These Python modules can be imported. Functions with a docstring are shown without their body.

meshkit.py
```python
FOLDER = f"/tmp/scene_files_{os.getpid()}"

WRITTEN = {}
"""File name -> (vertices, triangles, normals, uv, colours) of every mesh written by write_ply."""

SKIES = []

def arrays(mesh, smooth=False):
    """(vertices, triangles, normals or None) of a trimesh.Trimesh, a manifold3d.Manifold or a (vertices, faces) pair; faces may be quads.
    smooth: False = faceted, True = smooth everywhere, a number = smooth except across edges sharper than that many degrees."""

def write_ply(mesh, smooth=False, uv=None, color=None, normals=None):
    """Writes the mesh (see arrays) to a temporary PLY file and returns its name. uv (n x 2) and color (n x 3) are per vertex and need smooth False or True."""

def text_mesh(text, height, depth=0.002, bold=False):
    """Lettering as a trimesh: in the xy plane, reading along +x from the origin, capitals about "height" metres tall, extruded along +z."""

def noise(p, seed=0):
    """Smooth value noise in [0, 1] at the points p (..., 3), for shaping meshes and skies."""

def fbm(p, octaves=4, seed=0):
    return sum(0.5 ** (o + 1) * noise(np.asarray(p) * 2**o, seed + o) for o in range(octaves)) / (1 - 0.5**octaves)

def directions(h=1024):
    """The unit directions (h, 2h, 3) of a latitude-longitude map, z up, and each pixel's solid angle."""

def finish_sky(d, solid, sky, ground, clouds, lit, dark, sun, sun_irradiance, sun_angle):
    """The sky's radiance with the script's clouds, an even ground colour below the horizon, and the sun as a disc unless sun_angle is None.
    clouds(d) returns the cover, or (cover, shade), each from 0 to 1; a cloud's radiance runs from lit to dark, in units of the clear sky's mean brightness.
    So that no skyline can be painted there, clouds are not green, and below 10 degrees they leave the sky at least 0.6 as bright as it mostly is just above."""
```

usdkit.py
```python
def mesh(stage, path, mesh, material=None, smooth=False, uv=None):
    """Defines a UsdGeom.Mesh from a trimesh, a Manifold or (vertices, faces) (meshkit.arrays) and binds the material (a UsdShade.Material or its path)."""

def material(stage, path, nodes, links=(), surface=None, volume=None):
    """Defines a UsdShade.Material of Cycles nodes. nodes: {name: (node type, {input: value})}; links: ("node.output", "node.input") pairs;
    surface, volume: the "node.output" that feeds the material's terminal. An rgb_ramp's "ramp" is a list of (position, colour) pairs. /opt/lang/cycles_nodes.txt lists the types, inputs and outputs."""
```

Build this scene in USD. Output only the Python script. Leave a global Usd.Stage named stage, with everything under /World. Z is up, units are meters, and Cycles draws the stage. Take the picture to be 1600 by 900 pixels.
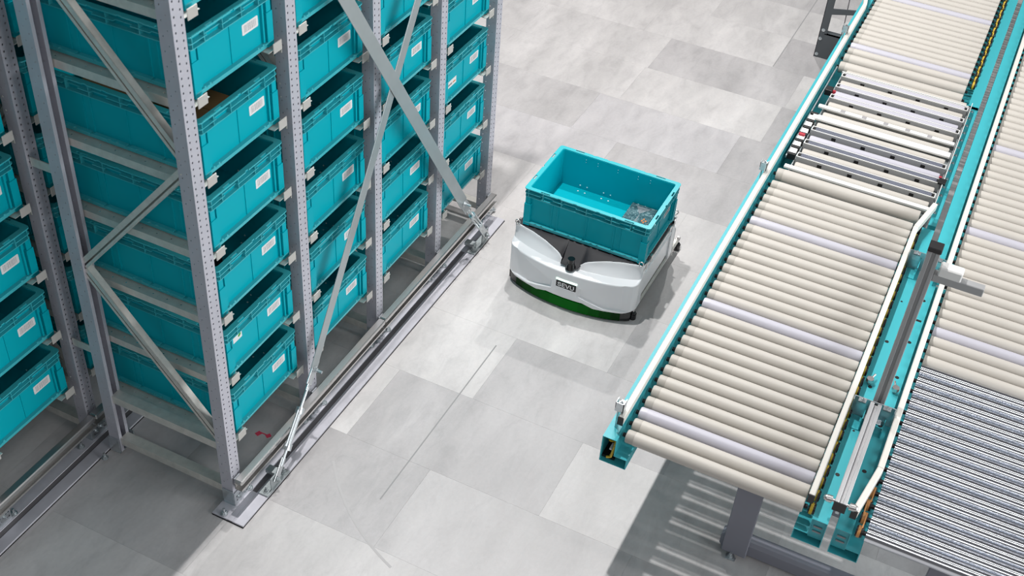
import math, random
import numpy as np, trimesh
from shapely.geometry import Polygon, box as sbox
from shapely import affinity, union_all
import usdkit, meshkit
from pxr import Usd, UsdGeom, UsdLux, UsdShade, Gf, Sdf

random.seed(7)
rng = np.random.default_rng(7)
stage = Usd.Stage.CreateInMemory()
UsdGeom.SetStageUpAxis(stage, UsdGeom.Tokens.z)
UsdGeom.SetStageMetersPerUnit(stage, 1.0)
UsdGeom.Xform.Define(stage, '/World')
UsdGeom.Scope.Define(stage, '/World/Looks')

# ------------------------------------------------------------------ camera
CAM = (-2.26548, -2.00988, 3.6)
right = np.array([0.43805492, -0.89667821, 0.06384419])
down = np.array([-0.55862651, -0.32717294, -0.76216421])
fwd = np.array([0.70430413, 0.29820473, -0.64422794])
cam = UsdGeom.Camera.Define(stage, '/World/camera')
up, back = -down, -fwd
cam.AddTransformOp().Set(Gf.Matrix4d(*[float(v) for v in (*right, 0, *up, 0, *back, 0, *CAM, 1)]))
cam.CreateHorizontalApertureAttr(36.0)
cam.CreateVerticalApertureAttr(36.0 * 9 / 16)
cam.CreateFocalLengthAttr(36.0 * 1879.86 / 1600)
cam.CreateClippingRangeAttr(Gf.Vec2f(0.05, 200))
cam.CreateFStopAttr(5.0)
cam.CreateFocusDistanceAttr(5.2)
cam.CreateExposureAttr(0.3)

# ------------------------------------------------------------------ light
dome = UsdLux.DomeLight.Define(stage, '/World/hall_light')
dome.CreateColorAttr(Gf.Vec3f(1.0, 0.97, 1.0))
dome.CreateIntensityAttr(0.03)


def lamp(name, pos, target, w, h, power, color=(1, 1, 1)):
    l = UsdLux.RectLight.Define(stage, '/World/' + name)
    m = Gf.Matrix4d().SetLookAt(Gf.Vec3d(*pos), Gf.Vec3d(*target), Gf.Vec3d(1, 0, 0.0)).GetInverse()
    l.AddTransformOp().Set(m)
    l.CreateWidthAttr(w); l.CreateHeightAttr(h)
    l.CreateIntensityAttr(power)
    l.CreateColorAttr(Gf.Vec3f(*color))
    return l


for n, lx, pw in (('unseen_aisle_lamp', 1.4, 3700), ('unseen_aisle_lamp_001', 3.4, 3000), ('unseen_aisle_lamp_002', 6.4, 2900)):
    lamp(n, (lx, 0.0, 5.0), (lx, 0.0, 0), 0.10, 0.10, pw, (1.0, 0.985, 0.97))  # out of view, placed to light the aisle and throw its shadows
for n, lx, pw in (('unseen_strip_lamp', 0.9, 10), ('unseen_strip_lamp_001', 3.4, 10)):
    lamp(n, (lx, -3.0, 5.2), (lx, -3.0, 0), 2.6, 0.26, pw, (1.0, 0.985, 0.985))  # out of view, placed for the bright streaks on the chrome rollers
lamp('added_rear_fill', (-3.2, -2.6, 4.6), (1.6, -0.6, 0.2), 1.6, 1.0, 4.2, (0.97, 0.98, 1.0))  # added fill from the camera side, brightens the robot front
lamp('unseen_side_lamp', (2.0, -9.0, 3.0), (2.0, 0.0, 1.0), 2.2, 9.0, 8.2, (0.97, 0.99, 1.0))  # out of view, low on the conveyor side, lights the crate fronts


# ------------------------------------------------------------------ materials
def mat(name, color, rough=0.5, metal=0.0, spec=0.5, bump=None, var=None, coat=0.0, emit=None, noise_scale=8.0):
    nodes = {'p': ('principled_bsdf', {'base_color': color, 'roughness': rough, 'metallic': metal, 'specular_ior_level': spec, 'coat_weight': coat})}
    links = []
    if emit:
        nodes['p'][1].update({'emission_color': emit[0], 'emission_strength': emit[1]})
    if var or bump:
        nodes['t'] = ('texture_coordinate', {})
        nodes['n'] = ('noise_texture', {'scale': noise_scale, 'detail': 5.0, 'roughness': 0.6})
        links.append(('t.object', 'n.vector'))
    if var:
        c = np.array(color)
        nodes['r'] = ('rgb_ramp', {'ramp': [(0.3, tuple(c * (1 - var))), (0.7, tuple(np.minimum(c * (1 + var), 1)))]})
        links += [('n.fac', 'r.fac'), ('r.color', 'p.base_color')]
    if bump:
        nodes['n2'] = ('noise_texture', {'scale': bump[0], 'detail': 2.0})
        nodes['b'] = ('bump', {'strength': bump[1], 'distance': bump[2]})
        links += [('t.object', 'n2.vector'), ('n2.fac', 'b.height'), ('b.normal', 'p.normal')]
    return usdkit.material(stage, '/World/Looks/' + name, nodes, links, surface='p.BSDF')


def floor_tone(name, base, seed):
    c = np.array(base)
    nodes = {
        'g': ('geometry', {}),
        'mp': ('mapping', {'location': (seed * 3.7, seed * 1.9, 0.0), 'scale': (0.9, 2.2, 1.0)}),
        'n1': ('noise_texture', {'scale': 1.6, 'detail': 4.0, 'roughness': 0.5}),
        'n2': ('noise_texture', {'scale': 7.0, 'detail': 8.0, 'roughness': 0.7, 'distortion': 0.6}),
        'n3': ('noise_texture', {'scale': 60.0, 'detail': 3.0, 'roughness': 0.7}),
        'r1': ('rgb_ramp', {'ramp': [(0.3, tuple(c * 0.84)), (0.7, tuple(c * 1.11))]}),
        'r2': ('rgb_ramp', {'ramp': [(0.3, (0.88,) * 3), (0.5, (1.0,) * 3), (0.72, (1.07, 1.07, 1.06))]}),
        'r3': ('rgb_ramp', {'ramp': [(0.3, (0.96,) * 3), (0.7, (1.03,) * 3)]}),
        'm1': ('mix_color', {'blend_type': 'multiply', 'fac': 1.0, 'use_clamp': False}),
        'm2': ('mix_color', {'blend_type': 'multiply', 'fac': 1.0, 'use_clamp': False}),
        'rr': ('map_range', {'from_min': 0.3, 'from_max': 0.7, 'to_min': 0.40, 'to_max': 0.58}),
        'p': ('principled_bsdf', {'specular_ior_level': 0.45}),
    }
    links = [('g.position', 'mp.vector'), ('mp.vector', 'n1.vector'), ('mp.vector', 'n2.vector'), ('g.position', 'n3.vector'),
             ('n1.fac', 'r1.fac'), ('n2.fac', 'r2.fac'), ('n3.fac', 'r3.fac'), ('r1.color', 'm1.a'), ('r2.color', 'm1.b'),
             ('m1.result', 'm2.a'), ('r3.color', 'm2.b'), ('m2.result', 'p.base_color'), ('n2.fac', 'rr.value'), ('rr.result', 'p.roughness')]
    return usdkit.material(stage, '/World/Looks/' + name, nodes, links, surface='p.BSDF')


M = {}
FL = [floor_tone('floor_tone_%d' % i, b, i + 1) for i, b in enumerate([
    (0.445, 0.430, 0.434), (0.475, 0.459, 0.462), (0.51, 0.494, 0.495), (0.55, 0.533, 0.530), (0.585, 0.567, 0.563), (0.525, 0.509, 0.519)])]
M['floor_base'] = mat('floor_base', (0.45, 0.45, 0.45), 0.6)
M['teal'] = mat('teal_plastic', (0.0, 0.40, 0.485), 0.42, spec=0.12, bump=(220, 0.08, 0.001))
M['teal_lit'] = mat('teal_painted_sheen', (0.05, 0.47, 0.53), 0.25, spec=0.6)  # lighter teal: highlight on rims and ledges painted into the colour
M['teal_paint'] = mat('teal_paint', (0.05, 0.43, 0.49), 0.38, spec=0.5)
M['post'] = mat('grey_post_paint', (0.53, 0.53, 0.59), 0.45, metal=0.2, var=0.05)
M['galv'] = mat('galvanised_steel', (0.68, 0.665, 0.62), 0.42, metal=0.35, var=0.10, noise_scale=30)
M['zinc'] = mat('zinc_plate', (0.62, 0.66, 0.68), 0.30, metal=0.85, var=0.10, noise_scale=40)
M['tab'] = mat('stop_tab_plastic', (0.50, 0.49, 0.46), 0.5)
M['steel'] = mat('bright_steel', (0.64, 0.63, 0.62), 0.28, metal=0.9)
M['strap'] = mat('strap_steel', (0.40, 0.44, 0.45), 0.40, metal=0.45, var=0.06)
M['plate'] = mat('floor_plate_steel', (0.58, 0.575, 0.63), 0.42, metal=0.25, var=0.07, noise_scale=14)
M['black'] = mat('black_plastic', (0.012, 0.012, 0.013), 0.4)
M['gloss_black'] = mat('gloss_black', (0.006, 0.006, 0.007), 0.08, spec=0.7)
M['deck'] = mat('dark_deck', (0.022, 0.021, 0.026), 0.5, spec=0.3)
M['rubber'] = mat('dark_rubber', (0.16, 0.15, 0.16), 0.7)
M['white'] = mat('white_cover', (0.94, 0.945, 0.965), 0.30, spec=0.5, coat=0.3)
M['paper'] = mat('label_paper', (0.80, 0.80, 0.80), 0.6)
M['ink'] = mat('label_ink', (0.10, 0.09, 0.10), 0.6)
M['ink_grey'] = mat('label_ink_grey', (0.34, 0.33, 0.34), 0.6)
M['barcode_ink'] = mat('barcode_ink', (0.45, 0.44, 0.45), 0.6)
M['roller'] = mat('beige_roller_sleeve', (0.53, 0.50, 0.455), 0.42, spec=0.3, var=0.03, noise_scale=3)
M['roller_end'] = mat('beige_roller_end', (0.44, 0.415, 0.375), 0.42, spec=0.3)
M['roller_grey'] = mat('grey_roller_sleeve', (0.51, 0.50, 0.56), 0.36, spec=0.4)
M['chrome'] = mat('chrome_roller', (0.76, 0.79, 0.84), 0.13, metal=1.0)
M['guide'] = mat('cream_guide_rail', (0.72, 0.70, 0.65), 0.35)
M['alu'] = mat('aluminium_profile', (0.66, 0.66, 0.67), 0.30, metal=0.6)
M['grey_post'] = mat('grey_profile', (0.36, 0.365, 0.37), 0.5, metal=0.2)
M['leg'] = mat('grey_leg_paint', (0.24, 0.245, 0.29), 0.45)
M['dark_leg'] = mat('dark_leg_paint', (0.085, 0.095, 0.105), 0.45)
M['belt'] = mat('slate_belt', (0.12, 0.13, 0.17), 0.6, var=0.12, noise_scale=25)
M['white_bar'] = mat('white_bar', (0.80, 0.80, 0.78), 0.35)
M['yellow'] = mat('yellow_belt', (0.62, 0.42, 0.03), 0.45)
M['orange'] = mat('orange_belt', (0.55, 0.25, 0.08), 0.45)
M['red'] = mat('red_plastic', (0.45, 0.03, 0.05), 0.45)
M['red_mark'] = mat('red_tape', (0.62, 0.05, 0.10), 0.6)
M['card'] = mat('brown_cardboard', (0.26, 0.14, 0.05), 0.8, var=0.08)
M['hole_light'] = mat('lit_hole', (0.75, 0.92, 0.93), 0.3)  # pale colour for light showing through small holes
for i, e_ in enumerate((0.045, 0.036, 0.026, 0.015, 0.006)):
    M['painted_green_glow_%d' % i] = mat('painted_green_glow_%d' % i, (0.001, 0.012, 0.002), 0.5, spec=0.1, emit=((0.0, 1.0, 0.05), e_))  # emission steps painting green light that fades under the robot nose
M['status_light'] = mat('status_light', (0.8, 0.95, 0.85), 0.4, emit=((0.72, 1.0, 0.84), 0.75))
M['lettering'] = mat('white_lettering', (0.85, 0.85, 0.85), 0.5)
M['scuff'] = mat('grey_scuff', (0.30, 0.30, 0.30), 0.7)
M['scuff_soft'] = mat('soft_scuff', (0.46, 0.447, 0.448), 0.7)
M['leaf'] = mat('green_print', (0.06, 0.36, 0.06), 0.6)
M['rust'] = mat('orange_print', (0.75, 0.22, 0.05), 0.6)
M['pack'] = mat('dark_pack', (0.03, 0.033, 0.038), 0.3)
M['film'] = mat('grey_film', (0.30, 0.33, 0.35), 0.15, var=0.35, noise_scale=60)
# printed cover: slate, teal and pale patches
M['cover'] = usdkit.material(stage, '/World/Looks/printed_cover', {
    't': ('texture_coordinate', {}), 'n': ('noise_texture', {'scale': 45.0, 'detail': 8.0, 'roughness': 0.75, 'distortion': 1.5}),
    'r': ('rgb_ramp', {'ramp': [(0.32, (0.015, 0.03, 0.04)), (0.47, (0.06, 0.13, 0.15)), (0.56, (0.16, 0.27, 0.29)), (0.68, (0.5, 0.58, 0.6))]}),
    'p': ('principled_bsdf', {'roughness': 0.25})}, [('t.object', 'n.vector'), ('n.fac', 'r.fac'), ('r.color', 'p.base_color')], surface='p.BSDF')

# ------------------------------------------------------------------ prim helpers
USED = {}


def numbered(parent, name):
    k = (str(parent), name)
    n = USED.get(k, 0); USED[k] = n + 1
    return name if n == 0 else '%s_%03d' % (name, n)


def tag(prim, label=None, cat=None, group=None, kind=None):
    for k, v in (('label', label), ('category', cat), ('group', group), ('kind', kind)):
        if v:
            prim.SetCustomDataByKey(k, v)
    return prim


def thing(name, label, cat, loc=(0, 0, 0), rotz=0.0, group=None, kind=None):
    x = UsdGeom.Xform.Define(stage, '/World/' + numbered('/World', name))
    x.AddTranslateOp().Set(Gf.Vec3d(*map(float, loc)))
    if rotz:
        x.AddRotateZOp().Set(float(rotz))
    return tag(x.GetPrim(), label, cat, group, kind)


def copy_of(src, label, loc, group=None, instance=True):
    path = '/World/' + numbered('/World', src.GetName())
    x = UsdGeom.Xform.Define(stage, path)
    p = x.GetPrim()
    p.GetReferences().AddInternalReference(src.GetPath())
    op = [o for o in x.GetOrderedXformOps() if o.GetOpType() == UsdGeom.XformOp.TypeTranslate][0]
    op.Set(Gf.Vec3d(*map(float, loc)))
    tag(p, label, src.GetCustomDataByKey('category'), group or src.GetCustomDataByKey('group'))
    if instance:
        p.SetInstanceable(True)
    return p


class MB:
    def __init__(self): self.p = []
    def add(self, m): self.p.append(m); return self

    def box(self, x0, x1, y0, y1, z0, z1, c=0.0):
        lo = np.minimum((x0, y0, z0), (x1, y1, z1)); hi = np.maximum((x0, y0, z0), (x1, y1, z1))
        if c <= 0:
            m = trimesh.creation.box(extents=hi - lo); m.apply_translation((lo + hi) / 2)
        else:
            c = min(c, (hi - lo).min() * 0.45)
            v = []
            for sx in (0, 1):
                for sy in (0, 1):
                    for sz in (0, 1):
                        for ax in range(3):
                            q = [lo[k] + c if s == 0 else hi[k] - c for k, s in enumerate((sx, sy, sz))]
                            q[ax] = lo[ax] if (sx, sy, sz)[ax] == 0 else hi[ax]
                            v.append(q)
            m = trimesh.Trimesh(np.array(v)).convex_hull
        return self.add(m)

    def cyl(self, a, b, r, n=16, r2=None):
        a = np.array(a, float); b = np.array(b, float)
        L = np.linalg.norm(b - a)
        if r2 is None:
            m = trimesh.creation.cylinder(radius=r, height=L, sections=n)
        else:
            m = trimesh.creation.revolve([[0, -L / 2], [r, -L / 2], [r2, L / 2], [0, L / 2]], sections=n)
        m.apply_transform(trimesh.geometry.align_vectors([0, 0, 1], (b - a) / L))
        m.apply_translation((a + b) / 2)
        return self.add(m)

    def bar(self, a, b, w, t, upv=(0, 0, 1), c=0.0):
        """flat bar from a to b; w across (perp to upv), t along the up side"""
        a = np.array(a, float); b = np.array(b, float); d = b - a; L = np.linalg.norm(d); d /= L
        s = np.cross(d, upv); s /= np.linalg.norm(s); u = np.cross(s, d)
        m = MB().box(-L / 2, L / 2, -w / 2, w / 2, -t / 2, t / 2, c).mesh()
        T = np.eye(4); T[:3, 0] = d; T[:3, 1] = s; T[:3, 2] = u; T[:3, 3] = (a + b) / 2
        m.apply_transform(T)
        return self.add(m)

    def prism(self, poly, h, T=None):
        for g in getattr(poly, 'geoms', [poly]):
            if g.is_empty or g.area < 1e-9: continue
            m = trimesh.creation.extrude_polygon(g, h, engine='earcut')
            if T is not None: m.apply_transform(T)
            self.add(m)
        return self

    def sphere(self, c, r, s=1):
        m = trimesh.creation.icosphere(subdivisions=s, radius=r); m.apply_translation(c); return self.add(m)

    def mesh(self): return trimesh.util.concatenate(self.p)
    def shift(self, d):
        for m in self.p: m.apply_translation(d)
        return self

    def each(self, name, material, parent=None, smooth=30):
        for q in self.p:
            MB().add(q).build(name, material, parent, smooth)

    def build(self, name, material, parent=None, smooth=30, label=None, kind=None):
        path = (str(parent.GetPath()) if parent else '/World')
        pr = usdkit.mesh(stage, path + '/' + numbered(path, name), self.mesh(), M[material] if isinstance(material, str) else material, smooth=smooth).GetPrim()
        if label: pr.SetCustomDataByKey('label', label)
        if kind: pr.SetCustomDataByKey('kind', kind)
        return pr


def Tmat(o, ex, ey, ez):
    T = np.eye(4); T[:3, 0] = ex; T[:3, 1] = ey; T[:3, 2] = ez; T[:3, 3] = o
    return T


TXZ = lambda y: Tmat((0, y, 0), (1, 0, 0), (0, 0, 1), (0, -1, 0))      # polygon in x,z; extrudes to -y
TYZ = lambda x: Tmat((x, 0, 0), (0, 1, 0), (0, 0, 1), (1, 0, 0))       # polygon in y,z; extrudes to +x


def hexhole(x, y, rx, ry):
    return Polygon([(x + rx * math.cos(k * math.pi / 3), y + ry * math.sin(k * math.pi / 3)) for k in range(6)])


def bolt(mb, p, axis, r=0.007, h=0.008, shank=0.012):
    p = np.array(p, float); a = np.array(axis, float)
    mb.cyl(p, p + a * 0.002, r * 1.55, 12)
    mb.cyl(p + a * 0.002, p + a * (0.002 + h), r, 6)
    mb.cyl(p + a * (0.002 + h), p + a * (0.002 + h + shank), r * 0.55, 8)


# ------------------------------------------------------------------ floor
floor = thing('floor', 'pale grey floor of large stone-look tiles', None, kind='structure')
MB().box(-6, 14, -8, 6, -0.06, -0.0045).build('floor_slab', 'floor_base', floor)
ROW, LEN = 0.4265, 0.853
starts = {0: -0.55, 1: -0.167, 2: -0.515, 3: -0.095, 4: -0.45, 5: -0.86, 6: -0.30, 7: -0.02, 8: -0.137, 9: -0.15, 10: -0.81, 11: -0.26}
tone = {(-2, 0): 2, (-2, -1): 2, (-1, 0): 3, (-1, 1): 2, (-1, -1): 2, (0, 0): 2, (0, 1): 1, (0, -1): 2, (1, 0): 1, (1, 1): 4, (1, -1): 3, (2, 0): 1, (2, 1): 4, (2, -1): 2, (3, 0): 4, (3, 1): 4, (3, -1): 2, (4, 0): 3, (4, 1): 4, (4, -1): 3, (5, 0): 3, (5, 1): 3, (9, 0): 1, (9, 1): 3, (9, -1): 4, (8, 0): 4, (8, 1): 3}
for r in range(-5, 18):
    x0 = 0.09 + ROW * r
    s = starts.get(r, (r * 0.317 % 1.0) * LEN - 0.6)
    for k in range(-4, 5):
        y1 = s + LEN * k + LEN * 0  # tile spans y1-LEN .. y1
        y0 = y1 - LEN
        if y0 < -3.6 or y1 > 4.2: continue
        t = tone.get((r, k), int(rng.choice([0, 1, 2, 3, 4, 5], p=[0.08, 0.17, 0.25, 0.2, 0.15, 0.15])))
        MB().box(x0 + 0.0002, x0 + ROW - 0.0002, y0 + 0.0002, y1 - 0.0002, -0.0045, 0.0).build('floor_tile', FL[int(t)], floor)
m = MB()
m.box(0.294, 1.284, -0.4580, -0.4525, 0.0, 0.0004)
m.build('scuff_line', 'scuff', floor, label='dark straight line along the floor of the aisle')
MB().box(4.36, 5.6, -0.809, -0.803, 0.0, 0.0004).build('scuff_line', 'scuff', floor, label='dark straight line along the floor beyond the robot')
def arc(cx, cy, r, a0, a1, w):
    m = MB(); n = 14
    for i in range(n):
        t0, t1 = a0 + (a1 - a0) * i / n, a0 + (a1 - a0) * (i + 1) / n
        m.bar((cx + r * math.cos(t0), cy + r * math.sin(t0), 0.0002), (cx + r * math.cos(t1), cy + r * math.sin(t1), 0.0002), w, 0.0003)
    return m
arc(1.0, -1.0, 1.02, math.radians(128), math.radians(160), 0.010).build('scuff_arc', 'scuff_soft', floor, label='faint curved scuff on the floor')
m = MB()
m.bar((0.352, 0.148, 0.0004), (0.345, 0.13, 0.0004), 0.022, 0.0005); m.bar((0.362, 0.105, 0.0004), (0.352, 0.09, 0.0004), 0.02, 0.0005); m.box(0.355, 0.360, 0.10, 0.14, 0.0001, 0.0006)
m.build('floor_mark', 'red_mark', floor, label='small red tape mark on the floor under the rack')

# ------------------------------------------------------------------ rack
NL, Z0, DZ, PITCH, H = 7, 0.305, 0.2815, 0.515, 2.34
DEP = 0.575


def post_mesh(front):
    """upright in local coords, front face at y=0 (front) or y=DEP (rear)"""
    holes = []
    n = int((H - 0.12) / 0.0235)
    for i in range(n):
        z = 0.115 + 0.0235 * i
        holes += [hexhole(0.0115, z, 0.0033, 0.0042), hexhole(0.0395, z + 0.0118, 0.0033, 0.0042)]
    face = sbox(0, 0.02, 0.052, H).difference(union_all(holes))
    sh = []
    for i in range(n // 2):
        z = 0.125 + 0.047 * i
        sh += [hexhole(0.036, z, 0.0022, 0.003), hexhole(0.018, z + 0.02, 0.0018, 0.0024)]
    side = sbox(0.002, 0.02, 0.050, H).difference(union_all(sh))
    m = MB()
    m.prism(face, 0.002, TXZ(0.002))
    m.prism(side, 0.002, TYZ(0.0001)); m.prism(side, 0.002, TYZ(0.0499))
    m.box(0.002, 0.014, 0.0478, 0.0498, 0.02, H - 0.001); m.box(0.038, 0.050, 0.0478, 0.0498, 0.02, H - 0.001)
    me = m.mesh()
    if not front:
        v = me.vertices.copy(); v[:, 1] = DEP - v[:, 1]
        me = trimesh.Trimesh(v, me.faces[:, ::-1], process=False)
    return me


POST_F, POST_B = post_mesh(True), post_mesh(False)


def add_mesh(mesh, d):
    m = MB(); c = mesh.copy(); c.apply_translation(d); m.add(c); return m


def foot_mb(x, sgn, y0):
    """zinc foot bracket round a post base; sgn -1 faces -y (front)"""
    m = MB()
    fy = y0 + sgn * 0.003
    holes = union_all([hexhole(x + px, pz, 0.004, 0.004) for px in (0.012, 0.03, 0.058, 0.07) for pz in (0.03, 0.052)])
    face = sbox(x - 0.003, 0.010, x + 0.078, 0.075).difference(holes)
    m.prism(face, 0.003, TXZ(fy if sgn < 0 else fy + 0.003))
    iy = y0 - sgn * 0.045
    m.box(x - 0.004, x - 0.001, min(fy, iy), max(fy, iy), 0.010, 0.085)
    m.box(x + 0.078, x + 0.081, min(fy, iy), max(fy, iy), 0.010, 0.06)
    m.box(x - 0.005, x + 0.082, min(fy, iy), max(fy, iy), 0.010, 0.014)
    for px in (0.020, 0.048):
        bolt(m, (x + px, fy + sgn * 0.003, 0.046), (0, sgn, 0), 0.006, 0.005, 0.006)
    bolt(m, (x + 0.094, y0 - sgn * 0.0, 0.0125), (0, 0, 1), 0.009, 0.010, 0.014)
    bolt(m, (x - 0.052 if x < 0.01 else x - 0.03, y0 - sgn * 0.009, 0.0125), (0, 0, 1), 0.009, 0.010, 0.014)
    return m


def build_rack(t, xs, levels, braces):
    X0, X1 = min(xs), max(xs) + 0.052
    for x in xs:
        add_mesh(POST_F, (x, 0, 0)).build('upright_post', 'post', t, smooth=False)
        add_mesh(POST_B, (x, 0, 0)).build('upright_post', 'post', t, smooth=False)
        foot_mb(x, -1, 0.0).build('foot_bracket', 'zinc', t)
        foot_mb(x, 1, DEP).build('foot_bracket', 'zinc', t)
        for z in (0.055, 0.285):
            m = MB()
            m.box(x + 0.006, x + 0.046, 0.05, DEP - 0.05, z + 0.033, z + 0.036); m.box(x + 0.006, x + 0.009, 0.0505, DEP - 0.0505, z, z + 0.033)
            m.box(x + 0.043, x + 0.046, 0.0505, DEP - 0.0505, z, z + 0.033)
            m.build('cross_beam', 'galv', t)
        for a, b in (((0.04, 0.335), (DEP - 0.04, 0.93)), ((0.04, 1.50), (DEP - 0.04, 0.94)), ((0.04, 1.55), (DEP - 0.04, 2.12)), ((0.04, 2.30), (DEP - 0.04, 2.14))):
            m = MB()
            A, B = np.array((x + 0.022, a[0], a[1])), np.array((x + 0.022, b[0], b[1]))
            d = (B - A) / np.linalg.norm(B - A); s = np.cross(d, (1, 0, 0))
            m.bar(A + (0.012, 0, 0), B + (0.012, 0, 0), 0.036, 0.0025, (1, 0, 0)); m.bar(A - (0.0115, 0, 0) + s * 0.0125, B - (0.0115, 0, 0) + s * 0.0125, 0.0105, 0.002, (1, 0, 0)); m.bar(A - (0.0115, 0, 0) - s * 0.0085, B - (0.0115, 0, 0) - s * 0.0085, 0.0185, 0.002, (1, 0, 0))
            e_ = np.array((-0.0008, 0, 0)); m.bar(A + s * 0.0165 + e_, B + s * 0.0165 + e_, 0.0025, 0.024, (1, 0, 0)); m.bar(A - s * 0.0165 + e_, B - s * 0.0165 + e_, 0.0025, 0.024, (1, 0, 0))
            bolt(m, A - (0.013, 0, 0), (-1, 0, 0), 0.006, 0.004, 0.004); bolt(m, B - (0.013, 0, 0), (-1, 0, 0), 0.006, 0.004, 0.004)
            m.build('diagonal_brace', 'galv', t)
    holes = [hexhole(0.045, y, 0.0035, 0.0045) for y in np.arange(0.06, DEP - 0.03, 0.058)]
    for x in xs[:-1]:
        for k in levels:
            z = Z0 + DZ * k
            for side in (0, 1):
                if side == 0: xi, xo, xm = x + 0.127, x + 0.056, 1
                else: xi, xo, xm = x + PITCH - 0.092, x + PITCH - 0.022, -1
                m = MB()
                fl = sbox(min(xi, xo), 0.006, max(xi, xo), DEP - 0.004)
                fl = fl.difference(union_all([hexhole(xo + xm * 0.02, y, 0.0032, 0.004) for y in np.arange(0.07, DEP - 0.03, 0.058)]))
                m.prism(fl, 0.002, Tmat((0, 0, z - 0.002), (1, 0, 0), (0, 1, 0), (0, 0, 1)))
                m.box(xo, xo + xm * 0.002, 0.0065, DEP - 0.0045, z - 0.030, z - 0.002)
                p = m.build('support_rail', 'galv', t, smooth=False)
                a, b = (x + 0.070, x + 0.115) if side == 0 else (x + PITCH - 0.070, x + PITCH - 0.025)
                MB().box(a, b, 0.002, 0.006, z - 0.014, z + 0.022, 0.0015).build('stop_tab', 'tab', p)
    # tube rail along the front and the back near the floor
    for y0, y1 in ((-0.046, -0.014),):
        cut = X0 + 1.030 if X1 - X0 > 1.5 else X0 + 0.53
        for a, b in ((X0 - 0.002, cut - 0.002), (cut + 0.002, X1 - 0.02)):
            MB().box(a, b, y0, y1, 0.141, 0.164, 0.004).box(a, b, y0, y0 + 0.005, 0.112, 0.121).box(a, b, y1 - 0.004, y1, 0.112, 0.1412).box(a, b, y0 + 0.005, y1 - 0.004, 0.112, 0.114).build('tube_rail', 'steel', t, smooth=30)
        s = -1 if y0 < 0 else 1
        e0 = 0 if s < 0 else DEP
        for x in xs:
            m = MB()
            m.box(x + 0.010, x + 0.042, e0 + s * 0.002, e0 + s * 0.0135, 0.104, 0.150)
            m.box(x + 0.012, x + 0.040, e0 + s * 0.012, e0 + s * 0.044, 0.104, 0.111)
            m.build('rail_bracket', 'zinc', t)
        ya, yb = e0 - s * 0.052, e0 + s * 0.016
        MB().box(X0 - 0.068, X1, ya, yb, 0.003, 0.0105, 0.001).build('floor_strip', 'plate', t)
        MB().box(X0 - 0.068, X1, e0 + s * 0.037, e0 + s * 0.086, 0.003, 0.0105, 0.001).build('floor_strip', 'plate', t)
        MB().box(X0 - 0.066, X1 - 0.002, yb, e0 + s * 0.037, 0.003, 0.0085).build('floor_channel', 'rubber', t)
        MB().box(X0 - 0.070, X1 + 0.002, ya - 0.002 * 0, e0 + s * 0.0874, 0.0, 0.003).build('shadow_gap_strip', 'black', t)  # black strip painting the shadow gap around the floor plates
        if s < 0:
            MB().box(X0 - 0.067, X0 + 0.088, yb, e0 - 0.037, 0.004, 0.0108).build('floor_strip', 'plate', t)
            MB().box(X1 - 0.330, X1 - 0.004, yb, e0 - 0.037, 0.004, 0.0108).build('floor_strip', 'plate', t)
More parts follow.
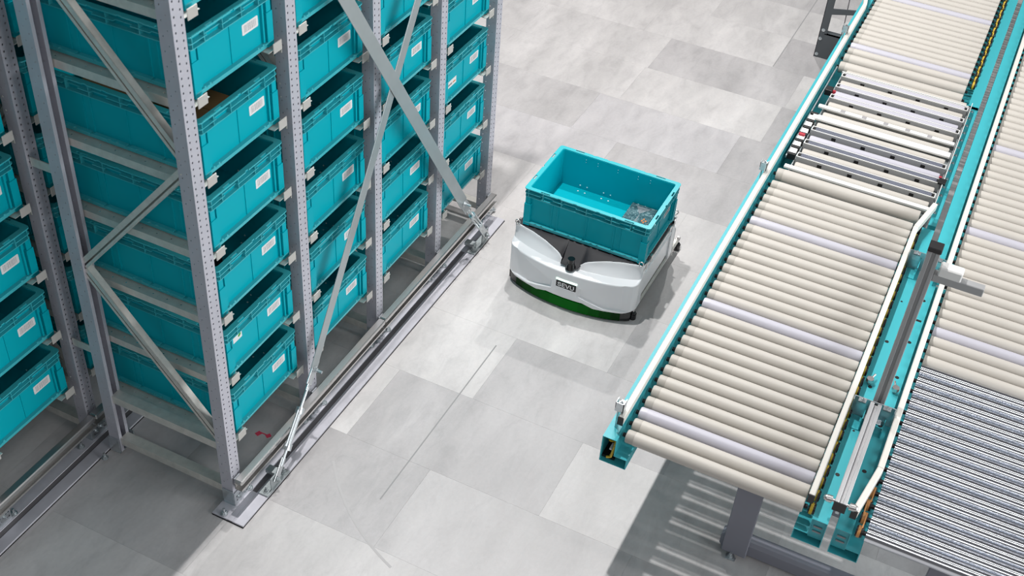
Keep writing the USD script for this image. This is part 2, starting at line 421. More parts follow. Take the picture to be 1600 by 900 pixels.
    if braces:
        for kind in (0, 1):
            y = -0.052 if kind == 0 else -0.046
            sl = -1.507 if kind == 0 else 1.558
            px, pz = (1.905, 0.055) if kind == 0 else (0.152, 0.052)      # pivot
            bx, bz = (1.700, 0.375) if kind == 0 else (0.492, 0.335)      # lower end of the strap
            tx = bx + (2.30 - bz) / sl
            w = 0.060 if kind == 0 else 0.050
            m = MB()
            A, B = np.array((bx, y, bz)), np.array((tx, y, 2.30))
            if kind == 0:
                A, B = np.array((1.712, y, 0.352)), np.array((1.712 - (2.30 - 0.352) / 1.507, y, 2.30))
            d = (A - B) / np.linalg.norm(A - B)
            m.bar(A, B, w, 0.004, (0, 1, 0), 0.001)
            br = m.build('cross_strap', 'strap', t)
            # clevis plate, screw, turnbuckle, end plate
            P = np.array((px, -0.086, pz))
            A2 = A + d * 0.02
            D = (P - A2); L = np.linalg.norm(D); D /= L
            m = MB()
            m.bar(A2 - D * 0.05, A2 + D * 0.05, w * 0.86, 0.006, (0, 1, 0), 0.001)
            m.bar(A2 + D * 0.045, A2 + D * 0.075, w * 0.45, 0.008, (0, 1, 0), 0.002)
            bolt(m, A2 + np.array((0, -0.004, 0)) - D * 0.012, (0, -1, 0), 0.010, 0.009, 0.022)
            m.cyl(A2 + D * 0.06, P - D * 0.05, 0.006, 10)
            a, b = A2 + D * (L * 0.36), A2 + D * (L * 0.70)
            side = np.cross(D, (0, 1, 0))
            for sg in (-1, 1):
                m.cyl(a + side * 0.014 * sg, b + side * 0.014 * sg, 0.0055, 8)
            m.cyl(a - D * 0.012, a + D * 0.014, 0.017, 12); m.cyl(b - D * 0.012, b + D * 0.014, 0.017, 12)
            m.bar(P - D * 0.085, P + D * 0.012, 0.034, 0.005, (0, 1, 0), 0.001)
            m.build('turnbuckle', 'zinc', br)
            m = MB()
            xa, xb = (0.088, 0.236) if kind == 0 * 1 else (0.088, 0.236)
            if kind == 0: xa, xb = 1.784, 1.935
            m.box(xa, xb, -0.088, -0.045, 0.0105, 0.0165, 0.001)
            m.box(px - 0.030, px + 0.030, -0.082, -0.077, 0.0165, pz + 0.022, 0.001)
            bolt(m, (px, -0.090, pz), (0, -1, 0), 0.008, 0.006, 0.006)
            ax = px + 0.038 if kind else px - 0.080
            m.box(ax - 0.016, ax + 0.016, -0.066, -0.018, 0.030, 0.046, 0.001)
            m.box(ax - 0.016, ax + 0.016, -0.068, -0.064, 0.0165, 0.046, 0.001)
            bolt(m, (xa + 0.022, -0.067, 0.0165), (0, 0, 1), 0.009, 0.009, 0.014)
            bolt(m, (xb - 0.018, -0.070, 0.0165), (0, 0, 1), 0.009, 0.009, 0.014)
            m.build('anchor_plate', 'strap', br)


rack = thing('storage_rack', 'tall grey perforated-post storage rack full of teal crates beside the aisle', 'rack', (0, 0, 0))
build_rack(rack, [PITCH * i for i in range(5)], range(NL), True)
m = MB()
for z in (0.510, 1.3, 2.2):
    m.box(0.010, 0.014, DEP - 0.03, 0.668, z, z + 0.034)
m.each('row_spacer', 'galv', rack)

R2Y = 0.672
rack2 = thing('storage_rack', 'second grey storage rack standing back to back behind the tall one, at the left edge', 'rack', (0, R2Y, 0))
build_rack(rack2, [PITCH * i for i in (-2, -1, 0, 1, 2)], range(NL), False)


# ------------------------------------------------------------------ crates
def rrect(w, d, r, cx=0, cy=0):
    return sbox(cx - w / 2 + r, cy - d / 2 + r, cx + w / 2 - r, cy + d / 2 - r).buffer(r, quad_segs=3)


def ZT(z): return Tmat((0, 0, z), (1, 0, 0), (0, 1, 0), (0, 0, 1))


W_, D_, CH = 0.400, 0.600, 0.205


def crate_geometry(t):
    inner = rrect(0.356, 0.556, 0.008)
    ring_in = rrect(0.359, 0.559, 0.009)
    m = MB()
    wall = rrect(0.362, 0.562, 0.010).difference(inner)
    m.prism(wall, CH - 0.014, ZT(0.010))
    m.prism(rrect(0.358, 0.558, 0.008), 0.006, ZT(0.0085))
    # foot skirt
    m.prism(rrect(0.356, 0.556, 0.010).difference(rrect(0.330, 0.530, 0.01)), 0.009, ZT(0.0))
    # corner columns
    for sx in (-1, 1):
        for sy in (-1, 1):
            core = rrect(0.359, 0.559, 0.008)
            q = sbox(min(sx * 0.1955, sx * 0.165), min(sy * 0.2955, sy * 0.265), max(sx * 0.1955, sx * 0.165), max(sy * 0.2955, sy * 0.265))
            m.prism(q.difference(core), 0.116, ZT(0.004))
            q = sbox(min(sx * 0.1925, sx * 0.170), min(sy * 0.2925, sy * 0.270), max(sx * 0.1925, sx * 0.170), max(sy * 0.2925, sy * 0.270))
            m.prism(q.difference(core), 0.0405, ZT(0.1198))
    # vertical ribs on the long sides, a centre rib on the short sides, seen as fine upright lines
    for sx in (-1, 1):
        for y in (-0.165, -0.135, -0.004, 0.135, 0.165):
            m.box(sx * 0.180, sx * 0.184, y - 0.0025, y + 0.0025, 0.024, 0.158)
    for sy in (-1, 1):
        m.box(-0.002, 0.002, sy * 0.280, sy * 0.2835, 0.024, 0.158)
        for x in (-0.155, 0.155):
            m.box(x - 0.004, x + 0.004, sy * 0.280, sy * 0.290, 0.024, 0.158)
    body = m.build('body', 'teal', t)
    # rim and its two lower flanges with gaps
    slots = [sbox(x - 0.017, y - 0.004, x + 0.017, y + 0.004) for x in (-0.10, 0.10) for y in (-0.2935, 0.2935)]
    slots += [sbox(x - 0.004, y - 0.022, x + 0.004, y + 0.022) for x in (-0.1935, 0.1935) for y in (-0.20, 0.20)]
    slots += [sbox(x - 0.003, y - 0.008, x + 0.003, y + 0.008) for x in (-0.2, 0.2) for y in (-0.13, -0.055, 0.055, 0.13)]
    slots += [sbox(-0.008, y - 0.004, 0.008, y + 0.004) for y in (-0.3, 0.3)]
    m = MB()
    m.prism(rrect(W_, D_, 0.013).difference(ring_in).difference(union_all(slots)), 0.0045, ZT(CH - 0.0045))
    s2 = [sbox(x - 0.035, y - 0.011, x + 0.035, y + 0.011) for x in (-0.085, 0.095) for y in (-0.3, 0.3)]
    s2 += [sbox(x - 0.011, y - 0.03, x + 0.011, y + 0.03) for x in (-0.2, 0.2) for y in (-0.19, -0.06, 0.08, 0.19)]
    m.prism(rrect(0.397, 0.597, 0.012).difference(ring_in).difference(union_all(s2)), 0.003, ZT(CH - 0.026))
    m.prism(rrect(0.394, 0.594, 0.012).difference(ring_in), 0.003, ZT(CH - 0.045))
    for x in (-0.185, -0.13, -0.045, 0.045, 0.13, 0.185):
        for sy in (-1, 1):
            m.box(x - 0.0012, x + 0.0012, sy * 0.280, sy * 0.2965, CH - 0.044, CH - 0.002)
    for y in (-0.28, -0.21, -0.12, 0.0, 0.12, 0.21, 0.28):
        for sx in (-1, 1):
            m.box(sx * 0.180, sx * 0.1965, y - 0.0012, y + 0.0012, CH - 0.044, CH - 0.002)
    m.build('rim', 'teal_lit', t, smooth=False)
    # stepped bottom ledge with notches
    n = [hexhole(x, y, 0.007, 0.007) for x in (-0.145, -0.120, 0.120, 0.145) for y in (-0.297, 0.297)]
    n += [hexhole(x, y, 0.007, 0.007) for x in (-0.197, 0.197) for y in (-0.235, -0.205, -0.07, -0.04, 0.04, 0.07, 0.205, 0.235)]
    n += [sbox(-0.2, y - 0.006, 0.2, y + 0.006) for y in (-0.14, 0.0, 0.14)]
    m = MB()
    m.prism(rrect(0.392, 0.592, 0.008).difference(ring_in).difference(union_all(n)), 0.005, ZT(0.017))
    m.prism(rrect(0.382, 0.582, 0.008).difference(ring_in), 0.013, ZT(0.004))
    m.build('bottom_ledge', 'teal_lit', t, smooth=False)
    m = MB()
    for y in (-0.155, -0.120, 0.02, 0.055, 0.14, 0.175):
        for x, z in ((0.155, 0.0140), (0.1832, 0.040)):
            if z < 0.02: m.cyl((x, y, 0.0138), (x, y, 0.0160), 0.0042, 10)
            else: m.cyl((x, y, z), (x + 0.0022, y, z), 0.0042, 10) if False else m.cyl((0.1765, y, 0.034), (0.1785, y, 0.034), 0.0038, 10)
    for y in (-0.16, -0.10, 0.0, 0.10, 0.16):
        m.cyl((0.1765, y, CH - 0.022), (0.1785, y, CH - 0.022), 0.0016, 8)
        m.cyl((0.1765, y, CH - 0.036), (0.1785, y, CH - 0.036), 0.0014, 8)
    m.build('lit_hole', 'hole_light', t, kind='stuff')  # pale discs painting light that shows through holes in the crate
    m = MB(); m.prism(rrect(0.080, 0.036, 0.004, 0.100, 0.105), 0.0006, TXZ(-0.2811))
    lab = m.build('barcode_label', 'paper', t, smooth=False)
    m = MB(); x = 0.0695
    r = random.Random(3)
    while x < 0.128:
        w = r.choice((0.0012, 0.0018, 0.0028, 0.0022)); m.box(x, x + w, -0.2821, -0.2816, 0.0935, 0.1175); x += w + r.choice((0.0018, 0.0022, 0.0030))
    m.build('barcode', 'barcode_ink', lab, smooth=False, kind='stuff')


COL = ['first', 'second', 'third', 'fourth']
ROWS = ['bottom', 'second', 'third', 'fourth', 'fifth', 'sixth', 'seventh', 'top']
crate0 = None
CRATES = {}
for c in range(4):
    for k in range(NL):
        loc = (PITCH * c + 0.282, 0.318, Z0 + DZ * k + 0.0005)
        lv = 'bottom' if k == 0 else ('%s from bottom' % ROWS[k] if k < NL - 1 else 'top')
        lab = 'teal crate on %s shelf, %s column from near end, tall rack' % (lv, COL[c])
        grp = 'teal crates in the tall rack'
        if crate0 is None:
            crate0 = thing('plastic_crate', lab, 'crate', loc, 0, grp)
            crate_geometry(crate0); CRATES[c, k] = crate0
        else:
            extra = (c, k) in ((0, 1), (3, 2))
            CRATES[c, k] = copy_of(crate0, lab, loc, grp, instance=not extra)
# crates with a second sticker
m = MB(); m.prism(rrect(0.084, 0.027, 0.002, -0.133, 0.128), 0.0006, TXZ(-0.2811))
lb = m.build('paper_label', 'paper', CRATES[0, 1], smooth=False, label='white paper label with a green print')
MB().prism(affinity.rotate(affinity.scale(Polygon([(math.cos(a), math.sin(a)) for a in np.linspace(0, 6.28, 13)[:-1]]), 0.009, 0.006), 30).buffer(0), 0.0004, Tmat((-0.105, -0.2816, 0.132), (1, 0, 0), (0, 0, 1), (0, -1, 0))).build('green_print', 'leaf', lb, smooth=False)
m = MB(); m.prism(Polygon([(-0.146, 0.062), (-0.062, 0.062), (-0.062, 0.094), (-0.135, 0.094), (-0.146, 0.084)]), 0.0006, TXZ(-0.2811))
lb = m.build('paper_label', 'paper', CRATES[3, 2], smooth=False, label='white paper label with dark and orange print')
m = MB()
for i in range(9): m.box(-0.141 + i * 0.0046, -0.1385 + i * 0.0046, -0.2821, -0.2816, 0.072, 0.079 + 0.001 * (i % 3))
m.build('dark_print', 'ink', lb, smooth=False, kind='stuff')
MB().box(-0.094, -0.070, -0.2821, -0.2816, 0.073, 0.079).build('orange_print', 'rust', lb, smooth=False)
m = MB(); m.box(-0.1818, -0.1812, -0.235, -0.185, 0.055, 0.095).build('paper_label', 'paper', CRATES[0, 1], smooth=False, label='small white label on the long side')

for c in range(4):
    for k in range(NL):
        lv = 'bottom' if k == 0 else ('%s from bottom' % ROWS[k] if k < NL - 1 else 'top')
        copy_of(crate0, 'teal crate on %s shelf, %s column from the left, rack behind' % (lv, COL[c]),
                (PITCH * (c - 2) + 0.282, R2Y + 0.318, Z0 + DZ * k + 0.0005), 'teal crates in the second rack')

# things lying in the rack's crates
zc = lambda k: Z0 + DZ * k + 0.0005 + 0.0148
t = thing('cardboard_box', 'brown cardboard box in the near-end crate on the fifth shelf', 'box', (0.245, 0.22, zc(4)))
m = MB(); m.box(-0.10, 0.10, -0.13, 0.13, 0, 0.120, 0.001); m.build('carton', 'card', t)
MB().box(-0.10, -0.002, -0.13, 0.13, 0.1204, 0.1224).build('flap', 'card', t); MB().box(0.002, 0.10, -0.13, 0.13, 0.1204, 0.1224).build('flap', 'card', t)
t = thing('cardboard_box', 'small brown cardboard box at the back of the near-end crate on the fifth shelf', 'box', (0.23, 0.46, zc(4)))
MB().box(-0.08, 0.08, -0.09, 0.09, 0, 0.13, 0.001).build('carton', 'card', t); MB().box(-0.015, 0.015, -0.09, 0.09, 0.1302, 0.131).build('tape', 'guide', t)
t = thing('blister_pack', 'dark packet with pale print in the near-end crate on the third shelf', 'packet', (0.19, 0.24, zc(2)))
MB().box(-0.07, 0.07, -0.10, 0.10, 0, 0.165, 0.003).build('packet', 'pack', t)
m = MB(); m.box(-0.045, 0.0, -0.07, -0.02, 0.1652, 0.1658); m.box(0.02, 0.04, -0.06, 0.05, 0.1652, 0.1658); m.build('print', 'paper', t)
t = thing('blister_pack', 'small grey packet in the near-end crate on the second shelf', 'packet', (0.155, 0.18, zc(1)))
MB().box(-0.03, 0.05, -0.04, 0.04, 0, 0.182, 0.003).build('packet', 'film', t)
MB().box(-0.02, 0.03, -0.03, 0.03, 0.1822, 0.1830).build('print', 'ink_grey', t)

# ------------------------------------------------------------------ robot
YC = -0.608
RB = (1.98, YC, 0.0)
robot = thing('mobile_robot', 'low white mobile robot with black deck carrying a teal crate in the aisle', 'robot', RB)
OFF = (-RB[0], -RB[1], 0)


def rb(m, name, material, parent=robot, smooth=30, label=None):
    m.shift(OFF); return m.build(name, material, parent, smooth, label)


U = lambda u, xs_, ys_: np.interp(u, xs_, ys_)
xf = lambda u: U(u, [0, .05, .10, .15, .19, .23, .26, .285, .300, .309, .314], [1.643, 1.6445, 1.649, 1.657, 1.666, 1.678, 1.689, 1.701, 1.712, 1.726, 1.744])
xi = lambda u: U(u, [0, .08, .15, .22, .28, .305, .314], [1.686, 1.690, 1.702, 1.720, 1.742, 1.756, 1.766])
zt = lambda u: U(u, [0, .030, .040, .050, .062, .078, .10, .15, .22, .29, .314], [.238, .238, .240, .250, .260, .2665, .272, .2835, .293, .299, .2995])
def xt(u):
    base = U(u, [0, .05, .062, .078, .10, .15, .22, .314], [1.692, 1.697, 1.703, 1.709, 1.716, 1.732, 1.750, 1.7645])
    return max(base, xi(u) + 0.001)
zb = lambda u: 0.052 + 0.016 * (1 - float(np.clip((u - 0.09) / 0.05, 0, 1))) + 0.012 * float(np.clip((u - 0.27) / 0.04, 0, 1))


def front_disp(u, z):
    """recessed panel between the two converging creases"""
    if u < 0.062 or u > 0.292: return 0.0
    zu = 0.152 + (u - 0.07) * 0.34
    zl = max(0.107 - (u - 0.07) * 0.31, 0.070)
    e = min(np.clip((zu - z) / 0.004, 0, 1), np.clip((z - zl) / 0.004, 0, 1), np.clip((u - 0.062) / 0.012, 0, 1), np.clip((0.292 - u) / 0.04, 0, 1))
    return 0.010 * float(e)


def front_shell(s, flip):
    us = np.concatenate([np.linspace(0, 0.055, 12), np.linspace(0.06, 0.29, 130), np.linspace(0.293, 0.314, 8)])
    P = []
    for u in us:
        y = YC + s * u
        z0 = zb(u)
        prof = [(xf(u) + 0.03, z0 - 0.002), (xf(u) + 0.012, z0), (xf(u) + 0.003, z0 + 0.006)]
        for z in np.linspace(z0 + 0.012, 0.214, 110):
            prof.append((xf(u) + front_disp(u, z), z))
        prof += [(xf(u) + 0.0012, 0.2175), (xf(u) + 0.0045, 0.2205), (xi(u) - 0.003, 0.2285), (xi(u), 0.2300)]
        T_ = (xt(u), zt(u)); I_ = (xi(u) + 0.0015, 0.2330)
        for w in np.linspace(0, 1, 7)[1:]:
            sag = 0.006 * math.sin(math.pi * w) * float(np.clip((u - 0.06) / 0.05, 0, 1))
            prof.append((I_[0] + (T_[0] - I_[0]) * w + sag, I_[1] + (max(T_[1], I_[1]) - I_[1]) * w))
        prof += [(xt(u) + 0.004, max(zt(u), 0.2395) + 0.0015), (xt(u) + 0.009, max(zt(u), 0.2395) - 0.002), (xt(u) + 0.009, max(zt(u), 0.2395) - 0.02)]
        P.append([(x, y, z) for x, z in prof])
    P = np.array(P); n, k = P.shape[:2]
    v = P.reshape(-1, 3); f = []
    for i in range(n - 1):
        for j in range(k - 1):
            a, b, c, d = i * k + j, (i + 1) * k + j, (i + 1) * k + j + 1, i * k + j + 1
            f += [(a, b, c), (a, c, d)] if s < 0 else [(a, c, b), (a, d, c)]
    m = trimesh.Trimesh(v, f, process=False)
    if flip:
        v = m.vertices.copy(); v[:, 0] = 2 * 1.98 - v[:, 0]
        m = trimesh.Trimesh(v, m.faces[:, ::-1], process=False)
    return m


def end_caps(flip):
    m = MB()
    for s in (-1, 1):
        ya, yb = YC + s * 0.314, YC + s * 0.302
        pts = [(1.755, 0.066), (1.738, 0.075), (1.744, 0.216), (1.766, 0.230), (1.772, 0.298), (1.80, 0.298), (1.80, 0.066)]
        if flip: pts = [(2 * 1.98 - x, z) for x, z in pts]
        m.prism(Polygon(pts), 0.010, TXZ(max(ya, yb) - 0.001))
    return m


for flip in (False, True):
    m = MB(); m.add(front_shell(1, flip)); m.add(front_shell(-1, flip))
    for q in end_caps(flip).p: m.add(q)
    rb(m, 'end_cover', 'white', smooth=25)
# dark deck: apron behind the cover edges, then the flat carrying deck
for flip in (False, True):
    V, F = [], []
    us = np.linspace(-0.3125, 0.3125, 91)
    for u in us:
        a = abs(u); z0 = max(zt(a), 0.2395) - 0.003
        x0 = xt(a) + 0.004 if a > 0.045 else 1.672 + 0.0
        if a <= 0.045: z0 = 0.2375
        row = [(x0, z0), (x0 + (1.775 - x0) * 0.5, z0 + (0.2985 - z0) * 0.52) if a > 0.045 else (1.708, 0.2475), (1.775, 0.2985), (1.80, 0.3005)]
        V += [(x if not flip else 2 * 1.98 - x, YC + u, z) for x, z in row]
    k = 4
    for i in range(len(us) - 1):
        for j in range(k - 1):
            a, b, c, d = i * k + j, (i + 1) * k + j, (i + 1) * k + j + 1, i * k + j + 1
            F += [(a, c, b), (a, d, c)] if not flip else [(a, b, c), (a, c, d)]
    m = MB(); m.add(trimesh.Trimesh(np.array(V), F, process=False)); rb(m, 'deck_apron', 'deck')
m = MB(); m.box(1.775, 2.185, YC - 0.306, YC + 0.306, 0.270, 0.2985, 0.004); rb(m, 'carrying_deck', 'deck')
m = MB(); m.box(1.79, 2.17, YC - 0.285, YC + 0.285, 0.045, 0.268, 0.01); rb(m, 'chassis', 'black')
for s in (-1, 1):
    ys = YC + s * 0.300
    m = MB(); m.box(1.805, 2.155, ys, ys + s * 0.006, 0.095, 0.268, 0.002); m.box(1.805, 2.155, ys, ys + s * 0.014, 0.225, 0.235, 0.003)
    rb(m, 'side_panel', 'white')
    m = MB(); m.box(1.772, 2.188, ys + s * 0.004, ys + s * 0.014, 0.262, 0.280, 0.003)
    for x in (1.80, 1.86, 2.10, 2.16): m.box(x, x + 0.02, ys, ys + s * 0.016, 0.262, 0.295)
    rb(m, 'deck_rail', 'steel')
    m = MB(); m.box(1.762, 2.330, YC + s * 0.285, YC + s * 0.310, 0.048, 0.072, 0.006); rb(m, 'bumper_bar', 'galv')
    m = MB()
    for x in (1.765, 2.19):
        m.box(x, x + 0.014, YC + s * 0.288, YC + s * 0.308, 0.075, 0.125, 0.003)
        for z in (0.085, 0.10, 0.115): m.cyl((x - 0.002, YC + s * 0.298, z), (x, YC + s * 0.298, z), 0.004, 8)
    rb(m, 'corner_hinge', 'black')
    for x in (1.758, 2.345):
        m = MB()
        m.cyl((x, YC + s * 0.303, 0.030), (x, YC + s * 0.303, 0.075), 0.006, 10); m.box(x - 0.008, x + 0.02, YC + s * 0.290, YC + s * 0.310, 0.050, 0.062, 0.002)
        cs = rb(m, 'guide_wheel', 'steel')
        m = MB(); m.cyl((x, YC + s * 0.303, 0.001), (x, YC + s * 0.303, 0.030), 0.017, 18); m.sphere((x, YC + s * 0.303, 0.030), 0.0145, 2); rb(m, 'tyre', 'gloss_black', cs)
    for x in (1.757, 2.203):
        m = MB(); tor = trimesh.creation.torus(0.0105, 0.0030, major_sections=20, minor_sections=8)
        tor.apply_transform(trimesh.transformations.rotation_matrix(math.pi / 2, (0, 1, 0))); tor.apply_translation((x + 0.006, YC + s * 0.302, 0.312)); m.add(tor)
        m.cyl((x + 0.006, YC + s * 0.302, 0.296), (x + 0.006, YC + s * 0.302, 0.303), 0.005, 10)
        rb(m, 'lifting_eye', 'steel')
m = MB(); lx = 1.672; ly = YC - 0.008
m.add(trimesh.creation.revolve([[0, 0], [0.0235, 0], [0.0215, 0.006], [0.0165, 0.026], [0.0160, 0.030], [0, 0.030]], sections=32)); m.p[-1].apply_translation((lx, ly, 0.2325))
lid = rb(m, 'scanner', 'gloss_black')
m = MB(); m.cyl((lx, ly, 0.2625), (lx, ly, 0.2835), 0.0150, 28); m.cyl((lx, ly, 0.2835), (lx, ly, 0.2860), 0.0165, 28); rb(m, 'scanner_head', 'gloss_black', lid)
# name plate and status light follow the nose
xn = 1.6425
m = MB(); m.box(xn - 0.0025, xn + 0.004, -0.664, -0.568, 0.133, 0.166, 0.0008); plate = rb(m, 'name_plate', 'black')
tx = meshkit.text_mesh('SEVU', 0.0205, 0.0008, bold=True)
b = tx.bounds; tx.apply_translation(-(b[0] + b[1]) / 2); sc = 0.080 / (b[1][0] - b[0][0]); tx.apply_scale((sc, 1, 1))
m = MB(); tx.apply_transform(Tmat((xn - 0.0032, -0.616, 0.1495), (0, -1, 0), (0, 0, 1), (-1, 0, 0))); m.add(tx); rb(m, 'lettering', 'lettering', plate, smooth=False, label='white letters SEVU')
m = MB(); m.box(xn - 0.0025, xn + 0.004, -0.668, -0.565, 0.170, 0.1795, 0.001); rb(m, 'status_light', 'status_light')
def added_skirt(u0, u1, n, off, z0):
    V, F = [], []
    for i in range(n + 1):
        u = u0 + (u1 - u0) * i / n
        x = xf(abs(u)) + off
        V += [(x, YC + u, z0), (x - 0.002, YC + u, 0.060), (x + 0.006, YC + u, 0.060), (x + 0.006, YC + u, z0)]
    for i in range(n):
        for j in range(4):
            a, b, c, d = i * 4 + j, (i + 1) * 4 + j, (i + 1) * 4 + (j + 1) % 4, i * 4 + (j + 1) % 4
            F += [(a, c, b), (a, d, c)]
    F += [(0, 1, 2), (0, 2, 3)]; e = n * 4; F += [(e, e + 2, e + 1), (e, e + 3, e + 2)]
    m = MB(); m.add(trimesh.Trimesh(np.array(V), F, process=False)); trimesh.repair.fix_normals(m.p[0]); return m
rb(added_skirt(-0.300, 0.300, 40, 0.016, 0.006), 'added_skirt', 'gloss_black')  # added black strip, stands in for the shaded floor under the nose
for i, (ua, ub) in enumerate(((-0.07, 0.07), (0.07, 0.12), (0.12, 0.17), (0.17, 0.22), (0.22, 0.26))):  # glow weakens sideways in steps, painting the falloff of green light
    for sg in ((1,) if i == 0 else (1, -1)):
        rb(added_skirt(min(ua * sg, ub * sg), max(ua * sg, ub * sg), 10, 0.012, 0.008), 'painted_glow_band', 'painted_green_glow_%d' % i, label='green glow band under the nose, painted in place of light on the floor' if i == 0 else None)

robot_crate = copy_of(crate0, 'open teal plastic crate carried on the deck of the white mobile robot', (1.967, -0.622, 0.2990), 'crate on the robot')
# items in the robot's crate
t = thing('boxed_product', 'flat dark box with slate printed lid lying in the crate on the robot', 'box', (2.070, -0.778, 0.2990 + 0.0148))
MB().box(-0.070, 0.070, -0.0625, 0.0625, 0, 0.024, 0.002).build('case', 'pack', t)
lid = MB().box(-0.069, 0.069, -0.0615, 0.0615, 0.0240, 0.0252).build('printed_lid', 'cover', t)
m = MB(); m.prism(Polygon([(0.055, 0.035), (0.055, -0.035), (0.000, 0.004)]), 0.0004, ZT(0.0253)); m.prism(Polygon([(-0.065, 0.005), (-0.065, -0.005), (0.005, 0.0)]), 0.0004, ZT(0.0253))
m.build('pale_print', 'film', lid, smooth=False)
m = MB()
for px, py in ((-0.045, -0.047), (-0.058, -0.040), (-0.050, -0.030), (-0.035, -0.035)): m.box(px, px + 0.012, py, py + 0.006, 0.0253, 0.0257)
m.build('orange_print', 'rust', lid, smooth=False)
t = thing('plastic_tag', 'small grey film packet beside the dark box in the crate on the robot', 'packet', (1.978, -0.700, 0.2990 + 0.0148))
MB().box(-0.02, 0.02, -0.022, 0.022, 0, 0.006, 0.001).build('film', 'film', t); MB().box(-0.012, 0.004, -0.014, 0.010, 0.0061, 0.0066).build('print', 'ink_grey', t)

# ------------------------------------------------------------------ conveyors
ZR = 0.575
XP0, XP = 0.536, 0.0618
XEND = 6.2


def roller(t, x, y0, y1, kind='beige', r=0.025, z=ZR, sleeve=True, pulley=0):
    mt = {'beige': 'roller', 'grey': 'roller_grey', 'chrome': 'chrome'}[kind]
    s = 1 if y1 > y0 else -1
    lo, hi = min(y0, y1), max(y0, y1)
    m = MB()
    seg = 0.030 if sleeve else 0.0
    ring = trimesh.creation.revolve([[0, lo], [r - 0.003, lo], [r - 0.0005, lo + 0.002], [r, lo + 0.004], [r, hi - seg], [0, hi - seg]], sections=28)
    ring.apply_transform(Tmat((x, 0, z), (1, 0, 0), (0, 0, -1), (0, 1, 0)))
    m.add(ring)
    p = m.build('roller', mt, t, smooth=50)
    if sleeve:
        e = trimesh.creation.revolve([[0, hi - seg], [r - 0.0006, hi - seg], [r - 0.0008, hi - 0.004], [r - 0.003, hi], [0, hi]], sections=28)
        e.apply_transform(Tmat((x, 0, z), (1, 0, 0), (0, 0, -1), (0, 1, 0)))
        m = MB(); m.add(e); m.build('end_sleeve', 'roller_end' if kind == 'beige' else mt, p, smooth=50)
    m = MB(); m.cyl((x, lo - 0.012, z), (x, lo, z), 0.008, 8); m.cyl((x, hi, z), (x, hi + 0.014, z), 0.008, 8); m.each('shaft', 'black', p)
    return p


def pulleys(t, xs, y, r=0.0185, mats=('yellow',)):
    m = MB(); b = {k: MB() for k in mats}
    for i, x in enumerate(xs):
        m.cyl((x, y - 0.011, ZR), (x, y + 0.011, ZR), r, 14)
        if i + 1 < len(xs) and xs[i + 1] - x < 0.08:
            q = b[mats[i % len(mats)]]
            o = 0.005 if i % 2 else -0.005
            if mats[0] == 'orange':
                q.bar((x, y + o, ZR + r + 0.001), (xs[i + 1], y + o, ZR + r + 0.001), 0.004, 0.003)
                q.cyl((xs[i + 1], y + o - 0.003, ZR), (xs[i + 1], y + o + 0.003, ZR), r + 0.0025, 14)
            else:
                m.bar((x, y + o, ZR + r), (xs[i + 1], y + o, ZR + r), 0.006, 0.003)
            q.cyl((x, y - 0.004, ZR), (x, y + 0.006, ZR), r + 0.0025, 14)
    m.build('pulley', 'black', t).SetCustomDataByKey('kind', 'stuff')
    for k, q in b.items():
        q.build('drive_belt', k, t).SetCustomDataByKey('kind', 'stuff')


def side_channel(y_out, s, x0, x1):
    """s=+1: outer wall at y_out, body runs towards -y (left hand frame); s=-1 mirrored."""
    m = MB(); w = 0.0025
    Y = lambda d: y_out - s * d
    m.box(x0, x1, Y(0), Y(0.052), 0.5755, 0.578)
    m.box(x0, x1, Y(0), Y(w), 0.4585, 0.5755); m.box(x0, x1, Y(0.0495), Y(0.052), 0.5025, 0.5755)
    m.box(x0, x1, Y(0), Y(0.098), 0.456, 0.4585); m.box(x0, x1, Y(0.0955), Y(0.098), 0.4585, 0.500)
    m.box(x0, x1, Y(0.0495), Y(0.098), 0.500, 0.5025)
    return m


def guide_rail(m, pts, zlo=0.616, zhi=0.650, w=0.021):
    for a, b in zip(pts[:-1], pts[1:]):
        m.bar((a[0], a[1], (zlo + zhi) / 2), (b[0], b[1], (zlo + zhi) / 2), w, zhi - zlo, (0, 0, 1), 0.003)
    return m


XS1 = [XP0 + XP * k for k in range(29)]
XS1b = [3.677 + XP * k for k in range(41)]
conv = thing('roller_conveyor', 'long conveyor of beige rollers in teal side frames running beside the aisle', 'conveyor', (0, 0, 0))
side_channel(-1.225, 1, 0.492, XEND).build('side_frame', 'teal_paint', conv)
side_channel(-2.016, -1, 0.492, 2.30).build('side_frame', 'teal_paint', conv)
side_channel(-2.016, -1, 3.46, XEND).build('side_frame', 'teal_paint', conv)
for k, x in enumerate(XS1):
    roller(conv, x, -1.925, -1.297, 'grey' if k in (2, 13, 23) else 'beige')
roller(conv, 2.345, -1.938, -1.297, 'beige', 0.030, 0.588)
roller(conv, 3.500, -1.925, -1.297, 'beige', 0.030, 0.572); roller(conv, 3.597, -1.925, -1.297, 'beige', 0.030, 0.572)
for k, x in enumerate(XS1b):
    roller(conv, x, -1.925, -1.297, 'grey' if k in (1, 12, 23) else 'beige')
pulleys(conv, XS1, -1.952); pulleys(conv, XS1b, -1.952)
guide_rail(MB(), [(0.535, -1.266), (4.13, -1.266), (4.55, -1.20)]).build('guide_rail', 'guide', conv)
guide_rail(MB(), [(0.522, -1.939), (2.185, -1.941), (2.40, -1.982)]).build('guide_rail', 'guide', conv)
MB().box(0.531, 0.535, -1.2765, -1.2555, 0.6155, 0.6505).build('rail_end_cap', 'black', conv)
MB().box(0.518, 0.522, -1.9495, -1.9285, 0.6155, 0.6505).build('rail_end_cap', 'black', conv)
